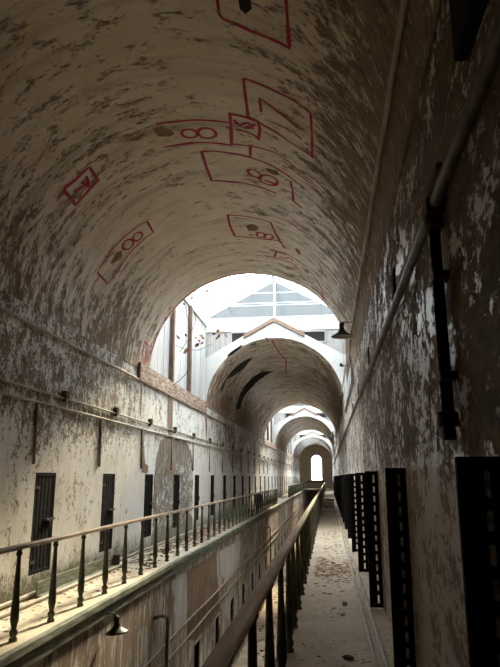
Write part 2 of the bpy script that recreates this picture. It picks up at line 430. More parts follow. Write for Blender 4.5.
# ------------------------------------------------------------------ gables and skylights between the vaults
ZE, ZA = 5.45, 6.74           # shoulder and apex of the gable over an arch
def slope(x): return ZA - (ZA - ZE) * abs(x - CX) / RV
ZP, ZB, ZR = 6.38, 6.87, 8.17   # top of boards, top of white beam, ridge of the glass roof
def gable(idx, y, s):
    """masonry face over the arch of a vault; s=+1: vault lies beyond y, -1: before it"""
    m = MB(); N = 48; W = .32 * s
    for i in range(N):
        a, b = PI * i / N, PI * (i + 1) / N
        pa, pb = vpt(a, y), vpt(b, y)
        oa = (pa.x, y, max(slope(pa.x), pa.z)); ob = (pb.x, y, max(slope(pb.x), pb.z))
        m.quad(pa, oa, ob, pb)
        m.quad(oa, ob, (ob[0], y + W, ob[2]), (oa[0], y + W, oa[2]))
    for x, xo in ((XL, XL - .1), (XR, XR + .1)): m.quad((x, y, SPR - .3), (xo, y, SPR - .3), (xo, y, ZE), (x, y, ZE))
    g = struct(m.build('wall_gable_%d' % idx, M['gable_white']))
    # brown coping boards on the crest
    c = MB()
    for sx in (-1, 1):
        x0, x1 = CX, CX + sx * 1.02
        p = [(x0, slope(x0) + .02), (x1, slope(x1) + .02), (x1, slope(x1) - .10), (x0, slope(x0) - .12)]
        ya, yb = sorted((y - .09 * s, y + .3 * s))
        for yy in (ya, yb): c.quad(*[(a, yy, b) for a, b in p])
        for k in range(4):
            a, b = p[k], p[(k + 1) % 4]; c.quad((a[0], ya, a[1]), (b[0], ya, b[1]), (b[0], yb, b[1]), (a[0], yb, a[1]))
    c.build('coping', M['timber_mid'], g)
    # boarded wall above, white beam, glazed gable
    yb = y + W
    bm_ = MB(); x = XL - .1; hw = .18
    while x < XR + .1:
        zt = ZP; z0 = max(max(slope(min(max(q, XL), XR)) - .35, SPR + math.sqrt(max(RV * RV - (q - CX) ** 2, 0)) + .03) for q in (x, x + hw / 2, x + hw))
        ya, yc = sorted((yb + random.uniform(0, .012) * s, yb + .06 * s))
        bm_.box(x, min(x + hw - .008, XR + .1), ya, yc, z0, zt); x += hw
    for k in range(24):                     # backing added to stop sky light leaking between the boards
        x0 = XL + 2 * RV * k / 24; x1 = x0 + RV / 12
        zz = [max(slope(q) - .33, SPR + math.sqrt(max(RV * RV - (q - CX) ** 2, 0)) + .02) for q in (x0, x1)]
        bm_.quad((x0, yb + .065 * s, zz[0]), (x1, yb + .065 * s, zz[1]), (x1, yb + .065 * s, ZP), (x0, yb + .065 * s, ZP))
    for x0, x1 in ((XL - .1, XL), (XR, XR + .1)): bm_.quad((x0, yb + .065 * s, SPR - .3), (x1, yb + .065 * s, SPR - .3), (x1, yb + .065 * s, ZP), (x0, yb + .065 * s, ZP))
    struct(bm_.build('wall_boards_%d' % idx, M['planks_grey']))
    ya, yc = sorted((yb - .05 * s, yb + .12 * s))
    struct(MB().box(XL - .1, XR + .1, ya, yc, ZP, ZB).build('trim_%d' % (10 + idx), M['frame_white'], None, .01))
    for k, (xa, xb, za, zb) in enumerate(() if s < 0 else ((-3.12, -2.35, 5.95, 6.33), (-1.02, .02, 5.98, 6.31))):
        w = struct(MB().box(xa, xb, *sorted((yb - .012 * s, yb + .03 * s)), za, zb).build('window_%d' % (20 + idx * 2 + k), M['cell']))  # solid box, the opening's darkness is put into its colour
        fr = MB(); yq = sorted((yb - .04 * s, yb + .03 * s))
        for q in ((xa - .05, xa, za, zb), (xb, xb + .05, za, zb), (xa - .05, xb + .05, zb, zb + .05), (xa - .05, xb + .05, za - .05, za)): fr.box(q[0], q[1], *yq, q[2], q[3])
        fr.build('window_frame', M['planks_grey'], w)
    yg = yb + .05 * s
    t = MB(); t.bm.faces.new([t.bm.verts.new(p) for p in ((XL - .1, yg, ZB), (XR + .1, yg, ZB), (CX, yg, ZR))])
    gw = struct(t.build('window_%d' % (40 + idx), M['glass_blue']))
    b = MB(); b.box(CX - .035, CX + .035, yg - .03, yg + .03, ZB, ZR)
    for k, zz in enumerate((ZB + .42, ZB + .5, ZB + .86)):
        h = (RV + .1) * (ZR - zz) / (ZR - ZB); b.box(CX - h, CX + h, yg - .012, yg + .012, zz, zz + .025)
    for sx in (-1, 1): b.bar((CX + sx * (RV + .1), yg, ZB + .03), (CX, yg, ZR), .05, .05)
    b.build('glazing_bars', simple_grey, gw)


def cheek(name, side, y0, y1):
    x = XL if side < 0 else XR; xo = x + side * .09
    m = MB(); y = y0 - .3; k = 0
    while y < y1 + .3:
        w = .27 + .05 * math.sin(k * 2.3)
        a = xo + side * random.uniform(0, .012)
        m.box(min(a, xo + side * .06), max(a, xo + side * .06), y, min(y + w - .01, y1 + .3), SPR - .1, ZP + .25); y += w; k += 1
    m.box(*sorted((xo + side * .05, xo + side * .09)), y0 - .3, y1 + .3, SPR - .1, ZP + .3)  # backing sheet added to keep sky light out of the board gaps
    return struct(m.build(name, M['planks_white']))

for gi, (a, b) in enumerate(GAPS):
    gable(2 * gi + 1, a, -1); gable(2 * gi + 2, b, 1)
    cheek('wall_left_boards_%d' % (gi + 1), -1, a, b); cheek('wall_right_boards_%d' % (gi + 1), 1, a, b)
    for side, x in ((-1, XL), (1, XR)):                     # heavy sill beam on the masonry, wall-plate at the eaves
        o = MB(); n = 14
        y0, y1 = a - .85, b - .15
        if side > 0: y0, y1 = a + .05, b - .05
        for k in range(n):
            ya, yb = y0 + (y1 - y0) * k / n, y0 + (y1 - y0) * (k + 1) / n
            q = .015 * noise.noise(Vector((ya, side, 5))); q2 = .02 * noise.noise(Vector((ya * 2, side, 9)))
            o.box(*sorted((x + side * .12, x - side * (.07 + q))), ya, yb, SPR - .25 + q2, SPR + .12 + q)
        struct(o.build('trim_%d' % (30 + gi * 2 + (side > 0)), M['timber'] if side < 0 else M['gable_white']))
        struct(MB().box(*sorted((x + side * .14, x + side * .03)), a - .3, b + .3, ZP + .2, ZB + .02).build('trim_%d' % (40 + gi * 2 + (side > 0)), M['frame_white']))
        for yy in ((15.62, 17.72) if gi == 0 else (a + (b - a) * .35, a + (b - a) * .68)):
            struct(MB().box(*sorted((x + side * .10, x - side * .02)), yy - .075, yy + .075, SPR + .1, ZP + .2).build('trim_%d' % (50 + gi * 4 + (side > 0) * 2 + (yy > (a + b) / 2)), M['timber_dark'], None, .01))
    # glass roof
    g = MB(); bars = MB(); n = max(6, int((b - a) / .62)); ya, yb = a - .37, b + .37
    for sx in (-1, 1):
        xe = CX + sx * (RV + .1)
        g.quad((xe, ya, ZB), (xe, yb, ZB), (CX, yb, ZR), (CX, ya, ZR))
        for k in range(n + 1):
            yy = ya + (yb - ya) * k / n; bars.bar((xe, yy, ZB + .01), (CX, yy, ZR + .01), .03, .03)
        for t in (.33, .66): bars.bar((xe + (CX - xe) * t, ya, ZB + (ZR - ZB) * t), (xe + (CX - xe) * t, yb, ZB + (ZR - ZB) * t), .03, .03)
    bars.box(CX - .04, CX + .04, ya, yb, ZR - .05, ZR + .06)
    gl = struct(g.build('window_%d' % (50 + gi), M['glass'])); bars.build('glazing_bars', simple_grey, gl)

# pitched outer roofs over the vaults
for i, (a, b) in enumerate(VAULTS):
    m = MB(); ya = a + (.4 if i else -.3); yb = b - (.4 if i < 3 else -.5)
    for sx in (-1, 1):
        xe = CX + sx * (RV + .1)
        m.quad((CX, ya, ZP + .4), (CX, yb, ZP + .4), (xe, yb, ZE + .2), (xe, ya, ZE + .2))
        m.quad((xe, ya, ZE + .2), (xe, yb, ZE + .2), (xe, yb, SPR - .4), (xe, ya, SPR - .4))
    struct(m.build('roof_%d' % (i + 1), M['roof']))

# ------------------------------------------------------------------ red survey marks and bare patches on the vault
def ribbon(pix, w, name, parent, closed=False, off=.006):
    pts = [on_vault(*p) for p in pix]
    if closed: pts.append(pts[0])
    return ribbon_ty(pts, w, name, parent, off)
def ribbon_ty(pts, w, name, parent, off=.006):
    dense = []
    for (t0, y0), (t1, y1) in zip(pts, pts[1:]):
        L = math.hypot((t1 - t0) * RV, y1 - y0); n = max(1, int(L / .06))
        dense += [(t0 + (t1 - t0) * k / n, y0 + (y1 - y0) * k / n) for k in range(n)]
    dense.append(pts[-1])
    m = MB(); prev = None
    for i, (t, y) in enumerate(dense):
        a, b = dense[max(i - 1, 0)], dense[min(i + 1, len(dense) - 1)]
        dx, dy = (b[0] - a[0]) * RV, b[1] - a[1]; L = math.hypot(dx, dy) or 1
        nx, ny = -dy / L, dx / L
        ww = w * (.8 + .4 * noise.noise(Vector((t * 7, y * 3, 2)))) / 2
        row = [m.bm.verts.new(vpt(t + nx * ww * s / RV, y + ny * ww * s, off)) for s in (-1, 1)]
        if prev: m.bm.faces.new((prev[0], prev[1], row[1], row[0]))
        prev = row
    return m.build(name, M['red'], parent)
def loop8(c0, c1, r0, r1, name, parent, w):
    """a figure 8 made of two loops, given as centre and half axes in the survey picture"""
    for c, q in ((c0, r0), (c1, r1)):
        ribbon([(c[0] + q[0] * math.cos(k * PI / 9) * math.cos(q[2]) - q[1] * math.sin(k * PI / 9) * math.sin(q[2]), c[1] + q[0] * math.cos(k * PI / 9) * math.sin(q[2]) + q[1] * math.sin(k * PI / 9) * math.cos(q[2])) for k in range(18)], w, name, parent, True)
V1, V2 = VAULT_OBJS[0], VAULT_OBJS[1]
RM = 'red_mark'
W1 = .056
ribbon([(218, -4), (220, 12), (224, 17), (252, 30), (290, 47), (288, 20), (286, -4)], W1, RM, V1)
ribbon([(243.8, 77.4), (262, 84), (278, 91.8), (298, 102), (312.2, 111.6), (313, 135), (312.5, 156.6), (290, 141), (263.6, 124.2), (248.5, 116)], W1, RM, V1, True)
ribbon([(261.5, 111), (260.5, 97), (280, 112), (297.8, 126.7)], W1, RM, V1)
ribbon([(156, 123), (178, 120.5), (200, 119), (216, 119.6), (230, 122)], W1, RM, V1)
ribbon([(163, 146.5), (185, 143), (205, 141.5), (222, 142.5), (232, 144.5)], W1, RM, V1)
loop8((189.5, 132.6), (207, 132), (8, 4.2, .1), (9.2, 5.2, .1), RM, V1, W1)
ribbon([(230, 111.6), (231, 122), (231.4, 133), (231.8, 144)], W1, RM, V1)
ribbon([(230.5, 113), (244, 116), (258, 121), (260.5, 127), (259, 139)], W1, RM, V1)
ribbon([(234, 122), (245, 127), (256, 123.5)], W1, RM, V1)
ribbon([(236, 128.5), (247, 131), (258, 136)], W1, RM, V1)
ribbon([(234, 119), (240, 124), (248, 122), (254, 127), (247, 127)], W1, RM, V1)
ribbon([(251, 145), (250.4, 156)], W1, RM, V1)
ribbon([(201.5, 150.5), (215, 149.8), (228, 151.5), (250, 156.5), (272, 164.5), (292, 177), (299, 183)], W1, RM, V1)
ribbon([(201.5, 150.5), (206, 165), (211.5, 179.5), (228, 180.5), (243, 182), (262, 186.5), (277, 192.5)], W1, RM, V1)
loop8((255, 172.5), (269, 179), (7.5, 3, .45), (9.5, 4.5, .3), RM, V1, W1)
ribbon([(232, 143), (256, 146), (275, 152), (290, 161), (300, 172)], W1 * .7, RM, V1)
ribbon([(265, 179), (277, 183.5)], W1, RM, V1)
ribbon([(291, 180), (293, 190), (294, 200), (303, 207)], W1, RM, V1)
ribbon([(227.5, 214.5), (240, 215.2), (256, 217.5), (271, 221.5), (276, 233), (281, 243)], W1, RM, V1)
ribbon([(227.5, 214.5), (230, 225), (235, 235.5), (250, 236.8), (264, 238.5), (280, 241)], W1, RM, V1)
loop8((261, 234), (269, 236), (4.2, 2.6, .2), (4.2, 2.6, .2), RM, V1, W1)
ribbon([(249, 233), (254, 235)], W1, RM, V1)
ribbon([(275, 250), (288, 254), (301, 262), (311, 271), (319, 281)], W1, RM, V1)
ribbon([(277, 250.5), (274.5, 256.5), (287, 261), (297, 265)], W1, RM, V1)
ribbon([(280, 256), (286, 258), (290, 257), (293, 261)], W1 * .8, RM, V1)
ribbon([(281, 241), (285, 248)], W1, RM, V1)
ribbon([(311, 255), (319, 262), (326, 277), (334, 287)], W1 * .8, RM, V1)
ribbon([(319, 281), (323, 290), (324, 299), (331, 305)], W1 * .8, RM, V1)
ribbon([(292, 219), (302, 226), (312, 232)], W1 * .9, RM, V1)
ribbon([(293, 223), (300, 229), (309, 234)], W1 * .7, RM, V1)
ribbon([(62, 188.5), (75, 178), (88.5, 166), (97.5, 180), (86, 192), (74.5, 204)], W1 * 1.25, RM, V1, True)
ribbon([(72, 190.5), (80, 186.5), (86.5, 182.5), (85.5, 175), (89, 186), (81, 181), (86, 178)], W1, RM, V1)
ribbon([(96.5, 272), (104, 260), (116, 244.5), (130, 231.5), (146.5, 220.5), (152.8, 231.5), (141, 240.5), (127, 256), (116, 272), (107, 283.5)], W1 * .8, RM, V1, True)
loop8((127.5, 244), (137, 236), (6.2, 4, -.75), (5.4, 3.4, -.65), RM, V1, W1)
ribbon([(141, 360), (143, 341), (148, 346), (144, 352), (147, 357), (143, 365)], W1, RM, V1)
ribbon_ty([(math.radians(q), 13.33) for q in range(84, 170, 4)], .06, RM, V1)
ribbon([(272, 339), (274.5, 345), (280, 353), (286, 360), (286, 372)], .06, RM, V2)
ribbon([(266, 337), (268, 341)], .06, RM, V2)
ribbon([(225, 366), (220, 378), (216, 395), (213, 408)], .05, RM, V2)

def patch(pix, name, mat, parent, off=.004):
    m = MB(); vs = []
    pts = [on_vault(*p) for p in pix]
    for (t0, y0), (t1, y1) in zip(pts, pts[1:] + pts[:1]):
        n = max(1, int(math.hypot((t1 - t0) * RV, y1 - y0) / .12))
        for k in range(n):
            j = .05 * noise.noise(Vector((t0 * 9 + k, y0 * 5, 4)))
            vs.append(m.bm.verts.new((t0 + (t1 - t0) * k / n + j * .5, y0 + (y1 - y0) * k / n + j, 0)))
    m.bm.faces.new(vs)
    bmesh.ops.triangulate(m.bm, faces=m.bm.faces[:])
    for _ in range(3):
        bmesh.ops.subdivide_edges(m.bm, edges=[e for e in m.bm.edges if e.calc_length() > .12], cuts=1)
        bmesh.ops.triangulate(m.bm, faces=m.bm.faces[:])
    for v in m.bm.verts: v.co = vpt(v.co.x, v.co.y, off)
    return m.build(name, mat, parent)
def crop(pts, ox, oy, s): return [(ox + a / s, oy + b / s) for a, b in pts]
c3 = lambda pts: crop(pts, 210, 330, 500 / 110)
for pts in ([(290, 185), (240, 188), (190, 218), (152, 258), (128, 308), (115, 362), (138, 356), (152, 302), (192, 256), (240, 214)],
            [(195, 120), (150, 140), (112, 170), (84, 206), (74, 226), (110, 206), (150, 178), (172, 150)],
            [(145, 66), (110, 88), (76, 116), (100, 112), (140, 80)],
            [(74, 218), (52, 254), (42, 286), (50, 283), (64, 252)], [(102, 290), (92, 318), (97, 318)]):
    patch(c3(pts), 'bare_patch', M['darkpatch'], V2)
patch([(153, 129), (160, 127), (170, 128.5), (176, 131), (170, 136), (158, 136)], 'bare_patch', M['brown_patch'], V1)
patch(crop([(383, 385), (410, 390), (445, 400), (452, 422), (420, 420), (395, 405)], 190, 90, 5), 'bare_patch', M['brown_patch'], V1)
patch(crop([(128, 160), (150, 155), (172, 165), (168, 180), (138, 178)], 210, 180, 500 / 140), 'bare_patch', M['brown_patch'], V1)
patch(crop([(305, 242), (318, 246), (326, 262), (318, 266), (308, 256)], 210, 180, 500 / 140), 'bare_patch', M['brown_patch'], V1)
patch(crop([(328, 310), (345, 318), (360, 332), (345, 328)], 210, 180, 500 / 140), 'bare_patch', M['brown_patch'], V1)
patch(crop([(275, 425), (298, 418), (300, 440), (265, 475), (248, 470)], 50, 150, 500 / 120), 'bare_patch', M['brown_patch'], V1)
# dark opening in the crown straight ahead of the top mark
patch([(238, -6), (252, -6), (252, 8), (246, 13), (240, 8)], 'bare_patch', M['darkpatch'], V1)

# ------------------------------------------------------------------ bare masonry and stains on the left wall (chipped off plaster, a few mm proud of nothing)
def wall_patch(pix, x, mat, off, parent):
    m = MB(); vs = []
    pts = [at_plane(a, b, 0, x) for a, b in pix]
    for p, q in zip(pts, pts[1:] + pts[:1]):
        n = max(1, int((q - p).length / .15))
        for k in range(n):
            c = p.lerp(q, k / n); j = .06 * noise.noise(c * 4)
            vs.append((x + off, c.y + j, c.z + j * .7))
    fr = m.bm.faces.new([m.bm.verts.new(v) for v in vs])
    return m.build('bare_patch', mat, parent)
WL = bpy.data.objects['wall_left']
c6 = lambda pts: crop(pts, 140, 360, 5)
wall_patch(c6([(138, 180), (162, 195), (162, 330), (158, 420), (165, 560), (172, 575), (138, 575), (145, 430), (136, 330)]), XL, M['brown_patch'], .007, WL)
wall_patch(c6([(322, 280), (332, 290), (336, 330), (330, 400), (326, 330)]), XL, M['brown_patch'], .004, WL)
wall_patch(c6([(5, 380), (18, 400), (24, 520), (40, 530), (40, 560), (5, 570), (10, 500)]), XL, M['brown_patch'], .004, WL)
wall_patch(c6([(0, 120), (8, 130), (10, 200), (6, 300), (2, 330)]), XL, M['brown_patch'], .004, WL)
WB_ = bpy.data.objects['wall_left_lower']
c2 = lambda pts: crop(pts, 150, 520, 500 / 150)
wall_patch(c2([(122, 170), (220, 108), (225, 200), (235, 300), (200, 350), (150, 400), (120, 400), (125, 300)]), XBL, M['brown_patch'], .004, WB_)
wall_patch(c2([(62, 205), (72, 200), (72, 300), (60, 400), (50, 480), (55, 330)]), XBL, M['brown_patch'], .004, WB_)
pale = simple('pale limewash', (.5, .46, .4), (.62, .59, .53), 3, .9, 0, (1, 1, .3))
wall_patch(c2([(74, 200), (118, 172), (118, 330), (90, 420), (80, 400), (86, 300)]), XBL, pale, .004, WB_)
wall_patch(c2([(232, 105), (285, 75), (290, 200), (265, 290), (255, 200), (240, 190)]), XBL, pale, .004, WB_)

# ------------------------------------------------------------------ iron cell doors
def make_door(w, h, name, label, nv, nh, fold=False):
    """leaf in its own frame: hinge edge on the z axis, leaf along +x, face to -y"""
    root = empty(name)
    f = MB()
    for a in (0, w - .05): f.box(a, a + .05, -.018, .018, 0, h)
    for z in (0, h - .05): f.box(.05, w - .05, -.018, .018, z, z + .05)
    f.build('door_frame', M['iron'], root, .004)
    l = MB(); gap = (w - .1) / nv
    for k in range(1, nv): x = .05 + gap * k; l.box(x - gap * .40, x + gap * .40, -.012, -.002, .05, h - .05)
    l.box(.05, .05 + gap * .40, -.012, -.002, .05, h - .05); l.box(w - .05 - gap * .40, w - .05, -.012, -.002, .05, h - .05)
    gh = (h - .1) / nh
    for k in range(1, nh): z = .05 + gh * k; l.box(.05, w - .05, .002, .012, z - gh * .2, z + gh * .2)
    l.build('lattice', M['iron'], root)
    b = MB(); b.bar((w * .55, -.035, h * .52), (w - .01, -.035, h * .52), .035, .025); la = b.build('latch', M['iron_rust'], root); b = MB().tube([(w * .62, -.035, h * .52), (w * .62, -.085, h * .5), (w * .62, -.09, h * .44)], .01, 6)
    b.build('latch_handle', M['iron_rust'], la)
    for z in (.16, h - .2):
        b = MB(); b.lathe([(.016, z - .05), (.016, z + .05)], 8); b.box(0, .16, -.026, -.018, z - .02, z + .02); b.build('hinge', M['iron_rust'], root)
    return root
# doors of the wide gallery: closed, set back in the wall, facing +x
proto = make_door(.66, 1.33, 'cell_door', '', 5, 10)
for k, (a, b, za, zb) in enumerate(LD):
    o = proto if k == 0 else copy_tree(proto)
    o.location = (XL - .02, a, za); o.rotation_euler = (0, 0, PI / 2)
    tag(o, 'black iron cell door closed in the wide gallery wall, %s from near end' % ORD[k], 'door', 'closed cell doors along the wide gallery', 'thing')
proto = make_door(.78, 1.6, 'cell_door', '', 6, 13)
for k, (a, b, za, zb) in enumerate(RD):
    if k > 19: break
    o = proto if k == 0 else copy_tree(proto)
    o.location = (1.24, a + .03, za + .002); o.rotation_euler = (0, 0, PI)
    tag(o, 'black iron lattice cell door standing open beside the narrow walkway, %s from near end' % ORD[k], 'door', 'open lattice doors along the narrow walkway', 'thing')

# ------------------------------------------------------------------ railings
def baluster_mesh(h):
    m = MB()
    m.lathe([(.040, 0), (.040, .025), (.027, .04), (.040, .07), (.040, .09), (.024, .115), (.033, .15), (.043, .20), (.041, .27), (.034, .42), (.026, .60), (.021, h - .10), (.020, h - .07), (.032, h - .055), (.032, h - .035), (.022, h - .025), (.030, h - .01), (.030, h)], 10)
    return m
def railing(name, label, x, y0, y1, first, step, h, w, t, mat, group=None):
    root = empty(name, (x, y0, 0)); tag(root, label, 'railing', group)
    m = MB(); n = max(2, int((y1 - y0) / .6))
    for k in range(n):
        ya, yb = (y1 - y0) * k / n, (y1 - y0) * (k + 1) / n
        # softly rounded handrail, slightly wavy with age
        pa = .008 * noise.noise(Vector((x, (y0 + ya) * .4, 1))); pb = .008 * noise.noise(Vector((x, (y0 + yb) * .4, 1)))
        prof = [(-w / 2, -t / 2), (w / 2, -t / 2), (w / 2, t * .2), (w * .36, t / 2), (-w * .36, t / 2), (-w / 2, t * .2)]
        A = [(q[0] + pa, ya, h + q[1] + pa * .6) for q in prof]; B = [(q[0] + pb, yb, h + q[1] + pb * .6) for q in prof]
        for i in range(6): m.quad(A[i], A[(i + 1) % 6], B[(i + 1) % 6], B[i])
        if k == 0: m.bm.faces.new([m.bm.verts.new(q) for q in A])
        if k == n - 1: m.bm.faces.new([m.bm.verts.new(q) for q in B])
    m.build('handrail', mat, root, 0, True)
    b0 = baluster_mesh(h - t / 2 + .004).build('baluster', M['rail_green'], root); b0.location = (0, first - y0, 0)
    y = first + step; k = 1
    while y < y1 and k < 100:
        b = b0.copy(); COL.objects.link(b); b.parent = root; b.location = (random.uniform(-.004, .004), y - y0, 0); b.rotation_euler = (random.uniform(-.008, .008), random.uniform(-.008, .008), 0)
        y += step; k += 1
    return root
XRL, XRR = -3.07, -.393
railing('railing', 'long brown handrail on turned iron balusters along the edge of the wide gallery', XRL, 3.6, 38.6, 4.5, .845, .87, .065, .045, M['rail_wood'], None)
railing('railing', 'far stretch of railing on the wide gallery, beyond the gap in its handrail', XRL, 49.0, 82.5, 49.4, .9, .87, .065, .045, M['rail_wood'], None)
railing('railing', 'long pale handrail on dark iron balusters along the narrow walkway', XRR, .6, 82.0, 1.45, .94, .93, .084, .032, M['rail_wood_light'], None)

# bridge across the far end
bx0, bx1 = -2.95, -.45
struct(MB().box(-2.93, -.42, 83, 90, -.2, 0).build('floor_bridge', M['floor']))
root = empty('railing', (bx0 + .05, 83.05, 0)); tag(root, 'short dark railing across the far bridge under the arched window', 'railing')
MB().box(0, bx1 - bx0 - .1, -.04, .04, .86, .92).build('handrail', M['timber_dark'], root)
for k in range(12):
    b = baluster_mesh(.865).build('baluster', M['rail_green'], root) if k == 0 else b.copy()
    if k: COL.objects.link(b); b.parent = root
    b.location = (.1 + k * .2, 0, 0)

# ------------------------------------------------------------------ pipes and their brackets
def pipe(name, pts, rad, mat, label, cat='pipe', group=None, n=10):
    return tag(MB().tube(pts, rad, n).build(name, mat), label, cat, group)
XP = XL + .045
def straight(x, z, y0, y1, step=2.6, sag=.012):
    n = int((y1 - y0) / step) + 1
    return [(x + .006 * noise.noise(Vector((k, z, 2))), y0 + (y1 - y0) * k / n, z + sag * noise.noise(Vector((k * .9, z * 3, 7)))) for k in range(n + 1)]
pipe('pipe', straight(XL + .04, 3.55 + .0, -14, 89.9), .024, M['pipe_pale'], 'topmost pale pipe along the wide gallery wall, under the vault spring', n=8)
p_up = pipe('pipe', straight(XL + .03, 2.71, -14, 89.9), .017, M['pipe_pale'], 'thin pale conduit carrying black boxes along the wide gallery wall', n=8)
pipe('pipe', straight(XL + .03, 2.55, -14, 89.9), .019, M['pipe_pale'], 'thin pale conduit just below the box-carrying one on the wide gallery wall', n=8)
for k in range(24):
    y = 8.92 + 2.32 * k if k < 4 else 18.2 + 2.6 * (k - 4)
    o = tag(MB().box(0, .085, -.06, .06, -.055, .055).box(.005, .06, -.02, .02, -.105, -.05).build('junction_box', M['iron_rust'], None, .008), 'small black junction box on the conduit of the wide gallery wall, %s from near end' % ORD[k], 'junction box', 'junction boxes on the conduit')
    o.location = (XL - .004, y, 2.76)
for k in range(14):
    y = 8.06 + 2.47 * k if k < 2 else 13.02 + 2.6 * (k - 2)
    pipe('conduit', [(XL + .02, y, 2.55), (XL + .02, y + .02, 2.2), (XL + .022, y + .03, 1.72)], .021, M['pipe_brown'], 'brown rusted conduit dropping to a cell door of the wide gallery, %s from near end' % ORD[k], 'conduit', 'conduits dropping to the cell doors', 8)
# narrow-walkway wall
pipe('pipe', straight(XR - .05, 2.885, -14, 89.9, 3.5), .031, M['pipe_grey'], 'thick grey pipe along the dark wall above the walkway doors', n=12)
pipe('pipe', straight(XR - .10, 4.26, -14, 89.9, 3.5), .023, M['pipe_pale'], 'highest pale pipe along the dark wall at the vault spring', n=10)
def zray(x, y): return at_plane(x, y, 0, XR - .03)
q = [zray(437, 165), zray(420, 222), zray(408, 255), zray(397, 282)]
pipe('conduit', [(XR - .017, p.y, p.z) for p in q], .02, M['pipe_brown'], 'slanting brown conduit ending at a square black box on the dark wall', 'conduit')
pb = zray(391, 287)
def wallbox(p, s, label):
    o = MB().box(-.09 * s, 0, -s * .55, s * .55, -s * .6, s * .6).box(-.11 * s, -.09 * s, -s * .4, s * .4, -s * .45, s * .45).build('junction_box', M['iron'], None, .01); o.location = p
    return tag(o, label, 'junction box', 'black boxes on the dark wall')
wallbox((XR + .004, pb.y, pb.z), .22, 'square black box at the end of the slanting conduit on the dark wall')
for k, (x, y, l) in enumerate(((367, 356, 'below and beyond the slanting conduit'), (357, 390, 'midway down the dark wall'), (352, 409, 'furthest along the dark wall'))):
    p = zray(x, y); wallbox((XR + .004, p.y, p.z), .2, 'small black box under the thick pipe, ' + l)
# upright black pipe with its clustered joint
o = empty('standpipe', (XR - .05, 3.03, 1.72)); tag(o, 'upright black pipe on the dark wall with a lumpy joint at the top', 'pipe')
MB().tube([(0, 0, 1.14), (0, 0, .6), (.005, .01, 0)], .029, 12).build('pipe_body', M['iron'], o)
for z in (.3, .8): MB().box(-.03, .056, -.045, .045, z - .02, z + .02).build('clamp', M['iron_rust'], o)
MB().lathe([(.035, 1.05), (.05, 1.07), (.05, 1.14), (.035, 1.16)], 12).box(-.045, .045, -.07, .07, 1.12, 1.2).build('joint', M['iron_rust'], o, .006)
MB().lathe([(.045, .06), (.05, .07), (.05, .12), (.045, .13)], 12).build('collar', M['iron_rust'], o)
# black horn of a loudspeaker / old fitting high on the wall
o = empty('wall_fitting', (XR, 2.12, 3.45)); tag(o, 'bulky black iron fitting high on the dark wall near the camera', 'wall fitting')
MB().box(-.06, 0, -.22, .2, -.24, .3).build('back_plate', M['iron'], o, .01)
MB().lathe([(.04, 0), (.08, .01), (.085, .06), (.06, .08), (.03, .085)], 14, Matrix.Translation((-.06, -.02, .02)) @ Matrix.Rotation(-PI / 2, 4, 'Y')).build('drum', M['iron'], o)
MB().box(-.10, -.05, -.1, .02, .08, .28).build('housing', M['iron'], o, .012)
# floor pipes
pipe('pipe', straight(.43, .055, -1, 60, 3), .024, M['pipe_pale'], 'pale pipe on the narrow walkway floor, the one nearer the doors')
pipe('pipe', straight(.35, .045, -1, 42, 3, .01), .021, M['pipe_pale'], 'pale pipe on the narrow walkway floor, the one nearer the railing')
pipe('pipe', straight(-3.905, .05, 1, 30, 3), .025, M['pipe_pale'], 'pale pipe on the wide gallery floor close to its wall')
pipe('pipe', straight(-3.68, .03, 1, 14, 3), .024, M['pipe_pale'], 'pale pipe on the wide gallery floor, the one nearer the railing')
o = empty('trough', (-3.79, 8.3, 0)); tag(o, 'grey green open timber trough lying at the foot of the wide gallery wall', 'trough')
MB().box(-.07, .07, 0, 3.0, 0, .03).box(-.07, -.045, 0, 3.0, .03, .2).build('boards', M['timber_green'], o)
MB().box(-.045, .07, 2.96, 3.0, .03, .2).build('end_board', M['timber_dark'], o)
# pipes on the lower wall
pipe('pipe', straight(XBL + .05, -1.28, -5, 89.9, 3, .03), .024, M['pipe_brown'], 'upper brown pipe on the lower wall beneath the wide gallery')
pipe('pipe', straight(XBL + .05, -1.58, -5, 89.9, 3, .03), .024, M['pipe_brown'], 'lower brown pipe on the lower wall beneath the wide gallery')
pipe('standpipe', [(XBL + .034, 10.75, -.72), (XBL + .06, 11.0, -.73), (XBL + .11, 11.25, -.8), (XBL + .11, 11.3, -.95), (XBL + .11, 11.32, ZLOW + .01)], .03, M['iron_rust'], 'black upright pipe with a bent top on the lower wall', 'pipe')
pipe('standpipe', [(XBL + .034, 30.2, -.78), (XBL + .08, 30.6, -.72), (XBL + .11, 31.0, -.85), (XBL + .11, 31.0, -1.1), (XBL + .11, 31.05, ZLOW + .01)], .03, M['pipe_grey'], 'pale upright pipe with a hooked top far along the lower wall', 'pipe')

